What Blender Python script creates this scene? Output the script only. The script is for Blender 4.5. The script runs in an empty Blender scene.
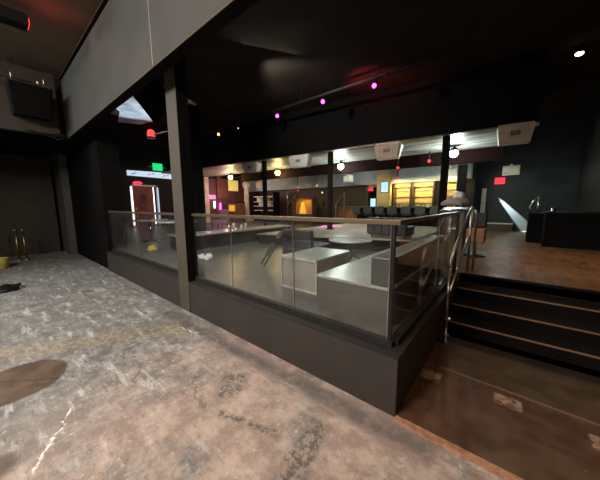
import bpy, bmesh, math, random
from mathutils import Vector, Matrix
random.seed(7)
S = bpy.context.scene
COL = S.collection
PI = math.pi

# ------------------------------------------------------------------ materials
def new_mat(name):
    m = bpy.data.materials.new(name); m.use_nodes = True
    nt = m.node_tree
    return m, nt, nt.nodes['Principled BSDF']

def mat(name, c, rough=.6, metal=0., c2=None, scale=6., detail=6., bump=0., bscale=40., spec=.5, stretch=None, coat=0.):
    m, nt, b = new_mat(name)
    b.inputs['Roughness'].default_value = rough
    b.inputs['Metallic'].default_value = metal
    b.inputs['Specular IOR Level'].default_value = spec
    b.inputs['Coat Weight'].default_value = coat
    b.inputs['Base Color'].default_value = (*c, 1)
    c2 = c2 or tuple(x * .72 for x in c)
    tc = nt.nodes.new('ShaderNodeTexCoord'); mp = nt.nodes.new('ShaderNodeMapping')
    if stretch: mp.inputs['Scale'].default_value = stretch
    nt.links.new(tc.outputs['Object'], mp.inputs['Vector'])
    n = nt.nodes.new('ShaderNodeTexNoise'); n.inputs['Scale'].default_value = scale; n.inputs['Detail'].default_value = detail
    nt.links.new(mp.outputs['Vector'], n.inputs['Vector'])
    r = nt.nodes.new('ShaderNodeValToRGB')
    r.color_ramp.elements[0].position = .35; r.color_ramp.elements[1].position = .65
    r.color_ramp.elements[0].color = (*c2, 1); r.color_ramp.elements[1].color = (*c, 1)
    nt.links.new(n.outputs['Fac'], r.inputs['Fac']); nt.links.new(r.outputs['Color'], b.inputs['Base Color'])
    if bump:
        n2 = nt.nodes.new('ShaderNodeTexNoise'); n2.inputs['Scale'].default_value = bscale; n2.inputs['Detail'].default_value = 8
        nt.links.new(mp.outputs['Vector'], n2.inputs['Vector'])
        bp = nt.nodes.new('ShaderNodeBump'); bp.inputs['Strength'].default_value = bump; bp.inputs['Distance'].default_value = .02
        nt.links.new(n2.outputs['Fac'], bp.inputs['Height']); nt.links.new(bp.outputs['Normal'], b.inputs['Normal'])
    return m

def emit(name, c, s):
    m, nt, b = new_mat(name)
    b.inputs['Base Color'].default_value = (*[x * .5 for x in c], 1)
    b.inputs['Emission Color'].default_value = (*c, 1); b.inputs['Emission Strength'].default_value = s
    return m

def glass_mat(name, tint, haze, gloss=1.0):
    m = bpy.data.materials.new(name); m.use_nodes = True
    nt = m.node_tree; nt.nodes.clear()
    out = nt.nodes.new('ShaderNodeOutputMaterial')
    tr = nt.nodes.new('ShaderNodeBsdfTransparent'); tr.inputs['Color'].default_value = (*tint, 1)
    gl = nt.nodes.new('ShaderNodeBsdfGlossy'); gl.inputs['Roughness'].default_value = .02
    gl.inputs['Color'].default_value = (gloss, gloss, gloss, 1)
    lw = nt.nodes.new('ShaderNodeLayerWeight')      # Schlick reflectance, the same from both faces
    pw = nt.nodes.new('ShaderNodeMath'); pw.operation = 'POWER'; pw.inputs[1].default_value = 5.; nt.links.new(lw.outputs['Facing'], pw.inputs[0])
    fr = nt.nodes.new('ShaderNodeMath'); fr.operation = 'MULTIPLY_ADD'; fr.inputs[1].default_value = .9; fr.inputs[2].default_value = .035; nt.links.new(pw.outputs[0], fr.inputs[0])
    mx = nt.nodes.new('ShaderNodeMixShader')
    nt.links.new(fr.outputs[0], mx.inputs['Fac']); nt.links.new(tr.outputs[0], mx.inputs[1]); nt.links.new(gl.outputs[0], mx.inputs[2])
    df = nt.nodes.new('ShaderNodeBsdfDiffuse'); df.inputs['Color'].default_value = (.55, .53, .5, 1)  # pale veil mixed over the glass by noise
    tc = nt.nodes.new('ShaderNodeTexCoord'); n = nt.nodes.new('ShaderNodeTexNoise')
    n.inputs['Scale'].default_value = 2.5; n.inputs['Detail'].default_value = 8
    nt.links.new(tc.outputs['Object'], n.inputs['Vector'])
    mr = nt.nodes.new('ShaderNodeMapRange'); mr.inputs['From Min'].default_value = .4; mr.inputs['From Max'].default_value = .75
    mr.inputs['To Min'].default_value = haze * .5; mr.inputs['To Max'].default_value = haze * 1.8
    nt.links.new(n.outputs['Fac'], mr.inputs['Value'])
    m2 = nt.nodes.new('ShaderNodeMixShader')
    nt.links.new(mr.outputs['Result'], m2.inputs['Fac']); nt.links.new(mx.outputs[0], m2.inputs[1]); nt.links.new(df.outputs[0], m2.inputs[2])
    nt.links.new(m2.outputs[0], out.inputs['Surface'])
    return m

class G:   # tiny node-graph helper
    def __init__(s, nt): s.nt = nt
    def _in(s, node, i, v):
        if hasattr(v, 'is_output'): s.nt.links.new(v, node.inputs[i])
        else: node.inputs[i].default_value = v
    def math(s, op, a, b=0., clamp=False):
        n = s.nt.nodes.new('ShaderNodeMath'); n.operation = op; n.use_clamp = clamp
        s._in(n, 0, a); s._in(n, 1, b); return n.outputs[0]
    def noise(s, vec, scale, detail=6., rough=.6):
        n = s.nt.nodes.new('ShaderNodeTexNoise'); n.inputs['Scale'].default_value = scale
        n.inputs['Detail'].default_value = detail; n.inputs['Roughness'].default_value = rough
        s.nt.links.new(vec, n.inputs['Vector']); return n.outputs['Fac']
    def rng(s, v, a, b, c=0., d=1.):
        n = s.nt.nodes.new('ShaderNodeMapRange'); n.interpolation_type = 'SMOOTHSTEP'
        for i, x in enumerate((v, a, b, c, d)): s._in(n, i, x)
        return n.outputs[0]
    def mix(s, f, a, b):
        n = s.nt.nodes.new('ShaderNodeMix'); n.data_type = 'RGBA'
        s._in(n, 0, f)
        for i, x in ((6, a), (7, b)):
            if hasattr(x, 'is_output'): s.nt.links.new(x, n.inputs[i])
            else: n.inputs[i].default_value = (*x, 1)
        return n.outputs[2]
    def xyz(s):
        tc = s.nt.nodes.new('ShaderNodeTexCoord'); sp = s.nt.nodes.new('ShaderNodeSeparateXYZ')
        s.nt.links.new(tc.outputs['Object'], sp.inputs[0]); return tc.outputs['Object'], sp.outputs[0], sp.outputs[1]
    def mapping(s, vec, sc, rot=0.):
        n = s.nt.nodes.new('ShaderNodeMapping'); n.inputs['Scale'].default_value = sc; n.inputs['Rotation'].default_value = (0, 0, rot)
        s.nt.links.new(vec, n.inputs['Vector']); return n.outputs[0]
    def circle(s, x, y, cx, cy, r, soft=.02, ex=1., wob=None):
        dx = s.math('SUBTRACT', x, cx); dy = s.math('MULTIPLY', s.math('SUBTRACT', y, cy), ex)
        d = s.math('SQRT', s.math('ADD', s.math('MULTIPLY', dx, dx), s.math('MULTIPLY', dy, dy)))
        if wob is not None: d = s.math('ADD', d, wob)
        return s.rng(d, r - soft, r + soft, 1., 0.)
    def seg(s, x, y, ax, ay, bx, by, w, soft, wob=None):
        L = math.hypot(bx - ax, by - ay); ux, uy = (bx - ax) / L, (by - ay) / L
        px = s.math('SUBTRACT', x, ax); py = s.math('SUBTRACT', y, ay)
        t = s.math('ADD', s.math('MULTIPLY', px, ux), s.math('MULTIPLY', py, uy))
        d = s.math('ADD', s.math('MULTIPLY', px, -uy), s.math('MULTIPLY', py, ux))
        if wob is not None: d = s.math('ADD', d, wob)
        d = s.math('ABSOLUTE', d)
        e = s.rng(d, w, w + soft, 1., 0.)
        return s.math('MULTIPLY', e, s.math('MULTIPLY', s.rng(t, -.05, .02), s.rng(t, L - .02, L + .05, 1., 0.)))

def concrete():
    m, nt, b = new_mat('worn_concrete'); g = G(nt)
    v, x, y = g.xyz()
    n1 = g.noise(v, .9, 8, .62); n2 = g.noise(v, 5, 10, .7); n3 = g.noise(v, 17, 9, .8)
    st = g.noise(g.mapping(v, (1.2, 7, 1), .45), 1.6, 9, .68)
    n4 = g.noise(v, 70, 5, .8); n5 = g.noise(g.mapping(v, (1, 5, 1), -.35), 5, 10, .78)
    c = g.mix(g.rng(n2, .36, .64), (.115, .11, .1), (.275, .262, .24))
    c = g.mix(g.math('MULTIPLY', g.rng(n1, .46, .62), .55), c, (.15, .14, .13))
    c = g.mix(g.math('MULTIPLY', g.rng(st, .53, .66), .75), c, (.5, .49, .47))
    # reddish tone in the near middle of the room
    red = g.math('MULTIPLY', g.rng(g.math('ADD', x, g.math('MULTIPLY', y, .3)), -3.4, -1.5), g.rng(g.noise(v, 1.6, 8, .7), .3, .55))
    c = g.mix(g.math('MULTIPLY', red, .8), c, g.mix(g.rng(n2, .4, .6), (.33, .225, .175), (.5, .355, .275)))
    c = g.mix(g.math('MULTIPLY', g.rng(n3, .55, .64), .6), c, (.6, .55, .5))
    c = g.mix(g.math('MULTIPLY', g.rng(n3, .47, .39), g.math('SUBTRACT', .7, g.math('MULTIPLY', red, .45))), c, (.1, .1, .09))
    c = g.mix(g.math('MULTIPLY', g.rng(n4, .56, .68), .4), c, (.1, .09, .08))
    c = g.mix(g.math('MULTIPLY', g.rng(n5, .55, .63), g.math('SUBTRACT', .8, g.math('MULTIPLY', red, .62))), c, (.085, .075, .07))
    c = g.mix(g.math('MULTIPLY', g.rng(g.noise(v, 11, 10, .85), .57, .64), .6), c, (.08, .073, .067))
    # tan worn strip
    wob = g.math('MULTIPLY', g.math('SUBTRACT', g.noise(v, 2.5, 8), .5), .6)
    band = g.seg(x, y, -4.9, -.9, -3.4, 1.75, .1, .2, wob)
    c = g.mix(g.math('MULTIPLY', band, g.rng(n2, .38, .58, .25, .85)), c, g.mix(g.rng(n3, .4, .6), (.17, .13, .08), (.33, .27, .18)))
    # dark scuffed strip along the platform foot and two dark patches
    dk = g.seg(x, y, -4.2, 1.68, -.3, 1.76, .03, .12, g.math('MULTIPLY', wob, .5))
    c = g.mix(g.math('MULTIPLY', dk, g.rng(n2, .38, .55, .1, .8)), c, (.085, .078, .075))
    ws = g.math('MULTIPLY', wob, .35)
    pt = g.math('MAXIMUM', g.seg(x, y, -2.05, 1.42, -1.85, 1.2, .1, .05, ws), g.math('MAXIMUM', g.seg(x, y, -1.05, 1.5, -.95, .95, .055, .06, ws), g.seg(x, y, -1.75, 1.05, -1.2, 1.2, .015, .04, ws)))
    c = g.mix(g.math('MULTIPLY', pt, g.rng(n3, .44, .56, .0, .9)), c, (.07, .062, .056))
    # two round brown stains
    sw = g.math('MULTIPLY', g.math('SUBTRACT', n2, .5), .05)
    s1 = g.circle(x, y, -3.62, .0, .375, .018, 1., sw)
    c = g.mix(g.math('MULTIPLY', s1, .95), c, g.mix(g.rng(n2, .38, .62), (.06, .035, .018), (.105, .062, .03)))
    ln = g.seg(x, y, -3.9, -.25, -3.35, .3, .003, .012, sw)
    c = g.mix(g.math('MULTIPLY', s1, g.math('MULTIPLY', ln, .7)), c, (.03, .02, .012))
    s2 = g.circle(x, y, -2.47, -.17, .13, .05, 1., sw)
    c = g.mix(g.math('MULTIPLY', s2, .85), c, (.08, .05, .035))
    # white scrapes
    w2 = g.math('MULTIPLY', g.math('SUBTRACT', g.noise(v, 3.2, 4), .5), .32)
    sc = g.math('MAXIMUM', g.seg(x, y, -2.75, .28, -2.26, .04, .003, .011, w2), g.seg(x, y, -3.5, 1.56, -3.16, 1.62, .003, .008, w2))
    c = g.mix(g.math('MULTIPLY', sc, g.rng(n3, .4, .55, .0, .95)), c, (.85, .83, .78))
    cr = g.math('MAXIMUM', g.seg(x, y, -2.6, 1.18, -1.9, .98, .002, .01, w2), g.seg(x, y, -3.0, .9, -2.7, .75, .002, .012, w2))
    c = g.mix(g.math('MULTIPLY', cr, .6), c, (.07, .06, .055))
    nt.links.new(c, b.inputs['Base Color'])
    nt.links.new(g.rng(n2, .3, .7, .5, .8), b.inputs['Roughness'])
    bp = nt.nodes.new('ShaderNodeBump'); bp.inputs['Strength'].default_value = .5; bp.inputs['Distance'].default_value = .015
    nt.links.new(g.math('ADD', n3, g.math('MULTIPLY', n2, .8)), bp.inputs['Height']); nt.links.new(bp.outputs['Normal'], b.inputs['Normal'])
    return m

def apron_mat():
    m, nt, b = new_mat('brown_painted_floor'); g = G(nt)
    v, x, y = g.xyz()
    n2 = g.noise(v, 4, 10, .65); n3 = g.noise(v, 40, 8, .75); nb = g.noise(v, 14, 8, .7)
    c = g.mix(g.rng(n2, .35, .65), (.05, .024, .0125), (.085, .04, .021))
    c = g.mix(g.rng(y, 2.83, 2.86), c, g.mix(g.rng(n2, .35, .65), (.045, .026, .012), (.068, .039, .019)))
    def rect(x0, x1, y0, y1):
        wx = g.math('ADD', x, g.math('MULTIPLY', g.math('SUBTRACT', nb, .5), .05)); wy = g.math('ADD', y, g.math('MULTIPLY', g.math('SUBTRACT', n3, .5), .05))
        return g.math('MULTIPLY', g.math('MULTIPLY', g.rng(wx, x0 - .01, x0 + .01), g.rng(wx, x1 - .01, x1 + .01, 1., 0.)),
                      g.math('MULTIPLY', g.rng(wy, y0 - .01, y0 + .01), g.rng(wy, y1 - .01, y1 + .01, 1., 0.)))
    c = g.mix(g.math('MULTIPLY', g.rng(y, 3.4, 3.5), .85), c, (.006, .005, .004))  # shade at the foot of the stairs, painted into the floor colour
    p = g.math('MAXIMUM', rect(-.59, -.42, 2.56, 2.72), g.math('MAXIMUM', rect(0, .185, 2.6, 2.745), rect(.56, .75, 2.5, 2.66)))
    c = g.mix(g.math('MULTIPLY', p, g.rng(nb, .42, .56, .15, .9)), c, (.34, .22, .145))
    # chipped specks
    c = g.mix(g.math('MULTIPLY', g.rng(g.noise(v, 22, 3), .72, .75), .7), c, (.3, .2, .14))
    c = g.mix(g.math('MULTIPLY', g.rng(g.noise(v, 9, 6), .66, .7), .8), c, (.02, .015, .012))
    jl = g.seg(x, y, -.44, 2.85, 3, 2.73, .004, .012)
    c = g.mix(g.math('MULTIPLY', jl, .8), c, (.2, .135, .085))
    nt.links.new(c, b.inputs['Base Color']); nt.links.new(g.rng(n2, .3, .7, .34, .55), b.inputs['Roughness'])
    bp = nt.nodes.new('ShaderNodeBump'); bp.inputs['Strength'].default_value = .25; bp.inputs['Distance'].default_value = .01
    nt.links.new(n3, bp.inputs['Height']); nt.links.new(bp.outputs['Normal'], b.inputs['Normal'])
    return m

def deck_mat():
    m, nt, b = new_mat('deck_floor'); g = G(nt)
    v, x, y = g.xyz()
    n2 = g.noise(v, 3, 9, .65); n3 = g.noise(v, 30, 8, .7)
    wood = g.mix(g.rng(g.noise(g.mapping(v, (6, .8, 1)), 2, 8), .35, .65), (.075, .033, .013), (.16, .075, .03))
    grey = g.mix(g.rng(n2, .35, .65), (.033, .031, .028), (.1, .094, .085))
    grey = g.mix(g.math('MULTIPLY', g.rng(n3, .55, .68), .5), grey, (.33, .31, .28))
    grey = g.mix(g.math('MULTIPLY', g.rng(g.noise(g.mapping(v, (1, 4, 1), .3), 4, 9, .75), .55, .68), .7), grey, (.02, .019, .018))
    grey = g.mix(g.math('MULTIPLY', g.rng(g.noise(g.mapping(v, (4, 1, 1), .2), 3, 9, .75), .58, .7), .5), grey, (.3, .29, .27))
    c = g.mix(g.rng(x, -.72, -.66), grey, wood)
    nt.links.new(c, b.inputs['Base Color']); nt.links.new(g.rng(n2, .3, .7, .3, .5), b.inputs['Roughness'])
    return m

M = dict(
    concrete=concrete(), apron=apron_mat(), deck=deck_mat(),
    base=mat('dark_painted_plywood', (.031, .0235, .019), .6, c2=(.023, .018, .015), scale=3, bump=.08),
    ledge=mat('dark_ledge_paint', (.017, .0145, .0125), .65, spec=.3),
    beam=mat('grey_painted_drywall', (.042, .041, .035), .85, c2=(.032, .031, .027), scale=1.4),
    pillar=mat('olive_painted_pillar', (.062, .053, .036), .7, c2=(.046, .039, .026), scale=2),
    black=mat('black_paint', (.006, .0055, .0055), .8, spec=.06),
    blackwall=mat('black_wall_paint', (.018, .0155, .014), .75, scale=2, spec=.2),
    greenwall=mat('dark_grey_wall_paint', (.024, .026, .024), .7, scale=2),
    ceilblack=mat('black_ceiling', (.03, .024, .02), .95, c2=(.02, .016, .014), scale=1.2, spec=.0),
    ceil=mat('dark_ceiling', (.085, .058, .032), .85, c2=(.06, .04, .022), scale=1.2),
    ceilwhite=mat('pale_soffit_ceiling', (.36, .36, .33), .6, c2=(.1, .1, .09), scale=2.2, stretch=(.25, 2.6, 1)),
    brownwall=mat('dark_brown_wall', (.034, .025, .014), .75, scale=2),
    greywall=mat('charcoal_wall', (.075, .07, .058), .75, scale=3),
    maroon=mat('maroon_soffit', (.010, .0035, .0035), .8, spec=.05),
    greyband=mat('blue_grey_bulkhead', (.5, .57, .54), .6, c2=(.36, .42, .4), scale=1.5),
    darkwood=mat('dark_wood_panel', (.06, .034, .016), .5, scale=4, stretch=(6, 1, 1)),
    orangewood=mat('orange_stained_wood', (.22, .085, .03), .45, scale=4, stretch=(1, 1, 6)),
    steel=mat('brushed_steel', (.55, .5, .46), .28, 1., scale=20),
    chrome=mat('chrome', (.75, .76, .76), .15, 1.),
    brass=mat('tarnished_brass', (.4, .3, .14), .4, 1.),
    rail=mat('bronze_top_rail', (.15, .108, .066), .42, .55, scale=8, stretch=(1, 8, 8)),
    nosing=mat('worn_brass_nosing', (.36, .21, .12), .45, .5, scale=30),
    riser=mat('black_stair_paint', (.006, .005, .004), .85, spec=.12),
    copper=mat('worn_copper_edge', (.5, .26, .15), .55, .2, c2=(.3, .14, .08), scale=25, bump=.3),
    glass=glass_mat('veiled_guard_glass', (.93, .94, .925), .014),
    vinyl=mat('black_vinyl', (.03, .029, .027), .42, scale=8),
    greyvinyl=mat('grey_laminate', (.33, .34, .31), .32, c2=(.22, .23, .21), scale=4),
    boxside=mat('scuffed_pale_panel', (.27, .245, .215), .5, c2=(.19, .17, .15), scale=3, bump=.05),
    boxedge=mat('white_edge_strip', (.42, .4, .37), .4),
    benchside=mat('dark_grey_laminate', (.06, .054, .046), .5, scale=3),
    tabletop=mat('pale_glossy_tabletop', (.55, .56, .54), .18),
    stagetop=mat('glossy_stage_top', (.4, .36, .3), .3, c2=(.22, .19, .16), scale=1.6, stretch=(1, .4, 1)),
    white=mat('white_plastic', (.7, .69, .65), .5, c2=(.62, .61, .57)),
    tan=mat('tan_plastic', (.5, .38, .29), .6, c2=(.42, .31, .23)),
    mark=mat('dark_brown_mark', (.07, .035, .02), .7),
    yellowpanel=mat('yellow_back_panel', (.66, .47, .14), .5, c2=(.55, .37, .1), scale=3),
    orangepanel=mat('orange_box_panel', (.5, .25, .06), .5),
    cream=mat('cream_paint', (.7, .64, .48), .6),
    pinkcloth=mat('pink_cloth', (.62, .3, .42), .7),
    reddoor=mat('red_door_paint', (.24, .005, .01), .5),
    bottle=mat('brown_bottle_glass', (.16, .07, .02), .15, c2=(.1, .05, .015)),
    bottleg=mat('green_bottle_glass', (.08, .2, .08), .15),
    bottlew=mat('clear_bottle_glass', (.6, .6, .55), .15),
    yellowcloth=mat('yellow_fabric', (.6, .48, .1), .8, c2=(.4, .3, .06), scale=14),
    whitecloth=mat('white_fabric', (.75, .73, .69), .85, c2=(.55, .53, .5), scale=12),
    shade=mat('black_metal', (.02, .02, .02), .4, .6),
    e_cool=emit('cool_lamp_glow', (.86, 1., .9), 30), e_warm=emit('warm_lamp_glow', (1., .72, .25), 24),
    e_mag=emit('magenta_lamp_glow', (1., .05, .75), 9), e_orange=emit('orange_lamp_glow', (1., .3, .08), 5),
    e_white=emit('white_tube_glow', (1., .93, .95), 2.2), e_blue=emit('bluish_strip_glow', (.62, .78, 1.), .8),
    e_green=emit('green_sign_glow', (.02, .8, .2), 1.0), e_red=emit('red_sign_glow', (1., .03, .06), 1.1),
    e_pink=emit('pink_sign_glow', (1., .32, .6), .8), e_screen=emit('screen_glow', (.55, .8, .95), .75),
    e_amber=emit('amber_lamp_glow', (1., .5, .06), .6), e_halo=emit('warm_spot_glow', (1., .75, .35), 9),
    e_dim=emit('dim_lamp_glow', (.8, .8, .7), 1.2), e_redlamp=emit('red_beacon_glow', (1., .05, .04), 2.2),
    e_yellow=emit('yellow_lit_panel', (1., .78, .2), .5),
)

# ------------------------------------------------------------------ mesh builder
class MB:
    def __init__(s, o=(0, 0, 0)): s.bm = bmesh.new(); s.o = Vector(o)
    def _add(s, verts, faces, smooth=False):
        vs = [s.bm.verts.new(Vector(v) - s.o) for v in verts]
        for f in faces:
            try: fc = s.bm.faces.new([vs[i] for i in f]); fc.smooth = smooth
            except ValueError: pass
        return vs
    def hexa(s, b, t):   # bottom 4, top 4 (ccw from above)
        s._add(list(b) + list(t), [(3, 2, 1, 0), (4, 5, 6, 7), (0, 1, 5, 4), (1, 2, 6, 5), (2, 3, 7, 6), (3, 0, 4, 7)]); return s
    def box(s, x0, x1, y0, y1, z0, z1):
        return s.hexa([(x0, y0, z0), (x1, y0, z0), (x1, y1, z0), (x0, y1, z0)], [(x0, y0, z1), (x1, y0, z1), (x1, y1, z1), (x0, y1, z1)])
    def cbox(s, c, d, rot=None):
        R = rot or Matrix.Identity(3); c = Vector(c); h = [x / 2 for x in d]
        P = lambda a, b_, e: c + R @ Vector((a * h[0], b_ * h[1], e * h[2]))
        return s.hexa([P(-1, -1, -1), P(1, -1, -1), P(1, 1, -1), P(-1, 1, -1)], [P(-1, -1, 1), P(1, -1, 1), P(1, 1, 1), P(-1, 1, 1)])
    def tube(s, pts, r, n=10, cap=True):
        pts = [Vector(p) for p in pts]; rings = []
        prev = None
        for i, p in enumerate(pts):
            d = (pts[min(i + 1, len(pts) - 1)] - pts[max(i - 1, 0)]).normalized()
            if prev is None: a = d.orthogonal().normalized()
            else: a = (prev - d * prev.dot(d)).normalized()
            prev = a; b_ = d.cross(a)
            rr = r[i] if isinstance(r, (list, tuple)) else r
            rings.append([s.bm.verts.new(p + (a * math.cos(2 * PI * k / n) + b_ * math.sin(2 * PI * k / n)) * rr - s.o) for k in range(n)])
        for A, B in zip(rings, rings[1:]):
            for k in range(n):
                f = s.bm.faces.new([A[k], A[(k + 1) % n], B[(k + 1) % n], B[k]]); f.smooth = True
        if cap: s.bm.faces.new(rings[0][::-1]); s.bm.faces.new(rings[-1])
        return s
    def cyl(s, c, r, h, n=24): c = Vector(c); return s.tube([c, c + Vector((0, 0, h))], r, n)
    def lathe(s, c, prof, n=24):
        c = Vector(c); pr = []
        for r, z in prof: pr.append((c + Vector((0, 0, z)), max(r, .0005)))
        rings = [[s.bm.verts.new(p + Vector((math.cos(2 * PI * k / n), math.sin(2 * PI * k / n), 0)) * r - s.o) for k in range(n)] for p, r in pr]
        for A, B in zip(rings, rings[1:]):
            for k in range(n):
                f = s.bm.faces.new([A[k], A[(k + 1) % n], B[(k + 1) % n], B[k]]); f.smooth = True
        s.bm.faces.new(rings[0][::-1]); s.bm.faces.new(rings[-1]); return s
    def ball(s, c, r, sq=(1, 1, 1), n=16):
        ret = bmesh.ops.create_uvsphere(s.bm, u_segments=n, v_segments=n // 2 + 2, radius=1)
        for v in ret['verts']: v.co = Vector((v.co.x * r * sq[0], v.co.y * r * sq[1], v.co.z * r * sq[2])) + Vector(c) - s.o
        for v in ret['verts']:
            for f in v.link_faces: f.smooth = True
        return s
    def lump(s, c, size, seed=0, sub=3):
        rnd = random.Random(seed)
        ret = bmesh.ops.create_icosphere(s.bm, subdivisions=sub, radius=1)
        ph = [(rnd.uniform(2, 6), rnd.uniform(2, 6), rnd.uniform(2, 6), rnd.uniform(0, 6)) for _ in range(5)]
        for v in ret['verts']:
            p = v.co.copy(); k = 1 + sum(.11 * math.sin(a * p.x + b_ * p.y + d * p.z + e) for a, b_, d, e in ph)
            q = Vector((p.x * size[0] * k, p.y * size[1] * k, max(p.z, -.55) * size[2] * k))
            q.z = max(q.z, -.5 * size[2]); v.co = q + Vector(c) + Vector((0, 0, .5 * size[2])) - s.o
        for v in ret['verts']:
            for f in v.link_faces: f.smooth = True
        return s
    def build(s, name, m, parent=None, bevel=0., kind=None):
        bmesh.ops.recalc_face_normals(s.bm, faces=s.bm.faces[:])
        me = bpy.data.meshes.new(name); s.bm.to_mesh(me); s.bm.free()
        o = bpy.data.objects.new(name, me); COL.objects.link(o)
        me.materials.append(M[m] if isinstance(m, str) else m)
        if parent is not None: o.parent = parent
        else: o.location = s.o
        if bevel:
            bv = o.modifiers.new('bevel', 'BEVEL'); bv.width = bevel; bv.segments = 2; bv.limit_method = 'ANGLE'
        if kind: o['kind'] = kind
        return o

def thing(name, loc, label, cat, group=None, rz=0.):
    o = bpy.data.objects.new(name, None); COL.objects.link(o); o.location = loc; o.rotation_euler.z = rz
    o.empty_display_size = .1
    return tag(o, label, cat, group)
def tag(o, label, cat, group=None):
    o['label'] = label; o['category'] = cat
    if group: o['group'] = group
    return o
def copy_tree(root, loc, label, rz=None, group=None):
    r = root.copy(); COL.objects.link(r); r.location = loc; r['label'] = label
    if rz is not None: r.rotation_euler.z = rz
    if group: r['group'] = group
    def rec(a, b_):
        for ch in [o for o in COL.objects if o.parent == a]:
            c = ch.copy(); COL.objects.link(c); c.parent = b_; rec(ch, c)
    rec(root, r); return r
def struct(mb, name, m, **k): return mb.build(name, m, kind='structure', **k)
def text(body, size, m, parent, loc, rot, depth=.004):
    cu = bpy.data.curves.new('lettering', 'FONT'); cu.body = body; cu.size = size; cu.extrude = depth; cu.align_x = 'CENTER'; cu.align_y = 'CENTER'
    t = bpy.data.objects.new('tmp', cu); COL.objects.link(t)
    dg = bpy.context.evaluated_depsgraph_get(); me = bpy.data.meshes.new_from_object(t.evaluated_get(dg))
    bpy.data.objects.remove(t)
    o = bpy.data.objects.new('lettering', me); COL.objects.link(o); me.materials.clear(); me.materials.append(M[m])
    o.parent = parent; o.location = loc; o.rotation_euler = rot; return o

# ------------------------------------------------------------------ constants of the place
YF = 1.914; XC = -.605; DZ = .56; ZC = 4.9; LZ = .5
YG = 2.05; XG = -.695; YS = 3.43; YD = 4.92

# ------------------------------------------------------------------ setting
struct(MB().box(-14.5, 4.5, -6, YF + .2, -.1, 0), 'floor', 'concrete')
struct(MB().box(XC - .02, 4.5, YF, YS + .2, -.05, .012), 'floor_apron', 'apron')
struct(MB().box(XC + .005, 4.5, YF - .045, YF + .01, -.02, .02), 'trim_1', 'copper')
struct(MB().box(-16, -8.25, YF + .1, YG + .04, .2, DZ).box(-16, XG - .045, YG + .04, 14, .2, DZ).box(XG - .045, 4.5, YD, 14, .2, DZ), 'floor_deck', 'deck')
w = MB().box(-8.25, XC, YF, YF + .24, 0, LZ).box(XC - .24, XC, YF + .24, YD + .1, 0, LZ)
struct(w, 'wall_platform', 'base')
struct(MB().box(-8.25, XC + .004, YF - .006, YF + .2, LZ, LZ + .012).box(XC - .2, XC + .004, YF + .2, YD, LZ, LZ + .012), 'trim_2', 'ledge')

st = MB()
for i, y in enumerate([3.80, 4.11, 4.51, YD]):
    st.box(XC + .001, 4.5, y, YD + .12, i * .14, (i + 1) * .14 - .002)
struct(st, 'stairs', 'riser')
for i, y in enumerate([3.80, 4.11, 4.51]):
    struct(MB().box(XC + .02, 4.5, y - .012, y + .022, (i + 1) * .14 - .008, (i + 1) * .14 + .003), 'trim_%d' % (3 + i), 'nosing')
struct(MB().box(XC + .02, 4.5, YD - .01, YD + .05, .53, DZ + .002), 'trim_6', 'riser')
# walls
struct(MB().box(-14.5, 4.5, -6.2, -6, 0, ZC), 'wall_near', 'blackwall')
struct(MB().box(-16.2, 4.5, -6.2, 1.6, ZC, ZC + .2), 'ceiling', 'ceil')
struct(MB().box(-16.2, 4.5, 1.6, 14.4, ZC, ZC + .2), 'ceiling_platform', 'ceilblack')
struct(MB().box(-13.4, -13.2, -6, 1.65, 0, 3.45), 'wall_left', 'brownwall')
struct(MB().box(-9.2, -9, -6, 1.4, 3.45, ZC), 'wall_left_upper', 'brownwall')
struct(MB().box(-13.4, -9.2, -6, 1.65, 3.5, 3.6), 'ceiling_recess', 'black')
struct(MB().box(-13.6, -12.1, 1.75, 2.35, 0, 3.45), 'wall_left_return', 'greywall')
struct(MB().box(-12.1, -8.25, 1.95, 2.4, 0, 3.45), 'wall_front', 'black')
struct(MB().box(-16.2, -16, 1.6, 14.4, 0, ZC), 'wall_far_left', 'blackwall')
struct(MB().box(-16.2, -13.6, 1.6, 1.8, 0, ZC), 'wall_corner', 'blackwall')
struct(MB().box(-16.2, -1.5, 13.4, 13.6, 0, ZC), 'wall_back', 'darkwood')
struct(MB().box(-1.5, 4.5, 14, 14.2, 0, ZC), 'wall_corridor', 'greenwall')
struct(MB().box(-1.5, -1.4, 13.4, 14.1, 0, ZC), 'wall_corridor_side', 'greenwall')
struct(MB().box(1.75, 1.95, 9.3, 14.2, 0, ZC), 'wall_right', 'blackwall')
struct(MB().box(1.75, 4.5, 9.3, 9.5, 0, ZC), 'wall_right_return', 'black')
struct(MB().box(4.5, 4.7, -6.2, 9.5, 0, ZC), 'wall_right_near', 'blackwall')
# beam over the platform edge
struct(MB().box(-9.2, 4.5, 1.55, 1.68, 3.45, ZC), 'beam', 'beam')
struct(MB().box(-9.0, 4.5, 1.543, 1.552, 3.445, 3.458), 'trim_7', 'rail')
struct(MB().box(-3.70, -3.688, 1.545, 1.552, 3.47, ZC), 'trim_8', 'greyvinyl')
struct(MB().box(-9.0, 4.5, 1.5, 1.56, ZC - .06, ZC), 'trim_9', 'black')
struct(MB().box(-9.0, 4.5, 1.49, 1.505, ZC - .05, ZC - .035), 'trim_10', 'brass')
struct(MB().box(-9.0, 4.5, 1.553, 1.69, 3.442, 3.452), 'trim_19', 'black')
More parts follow.
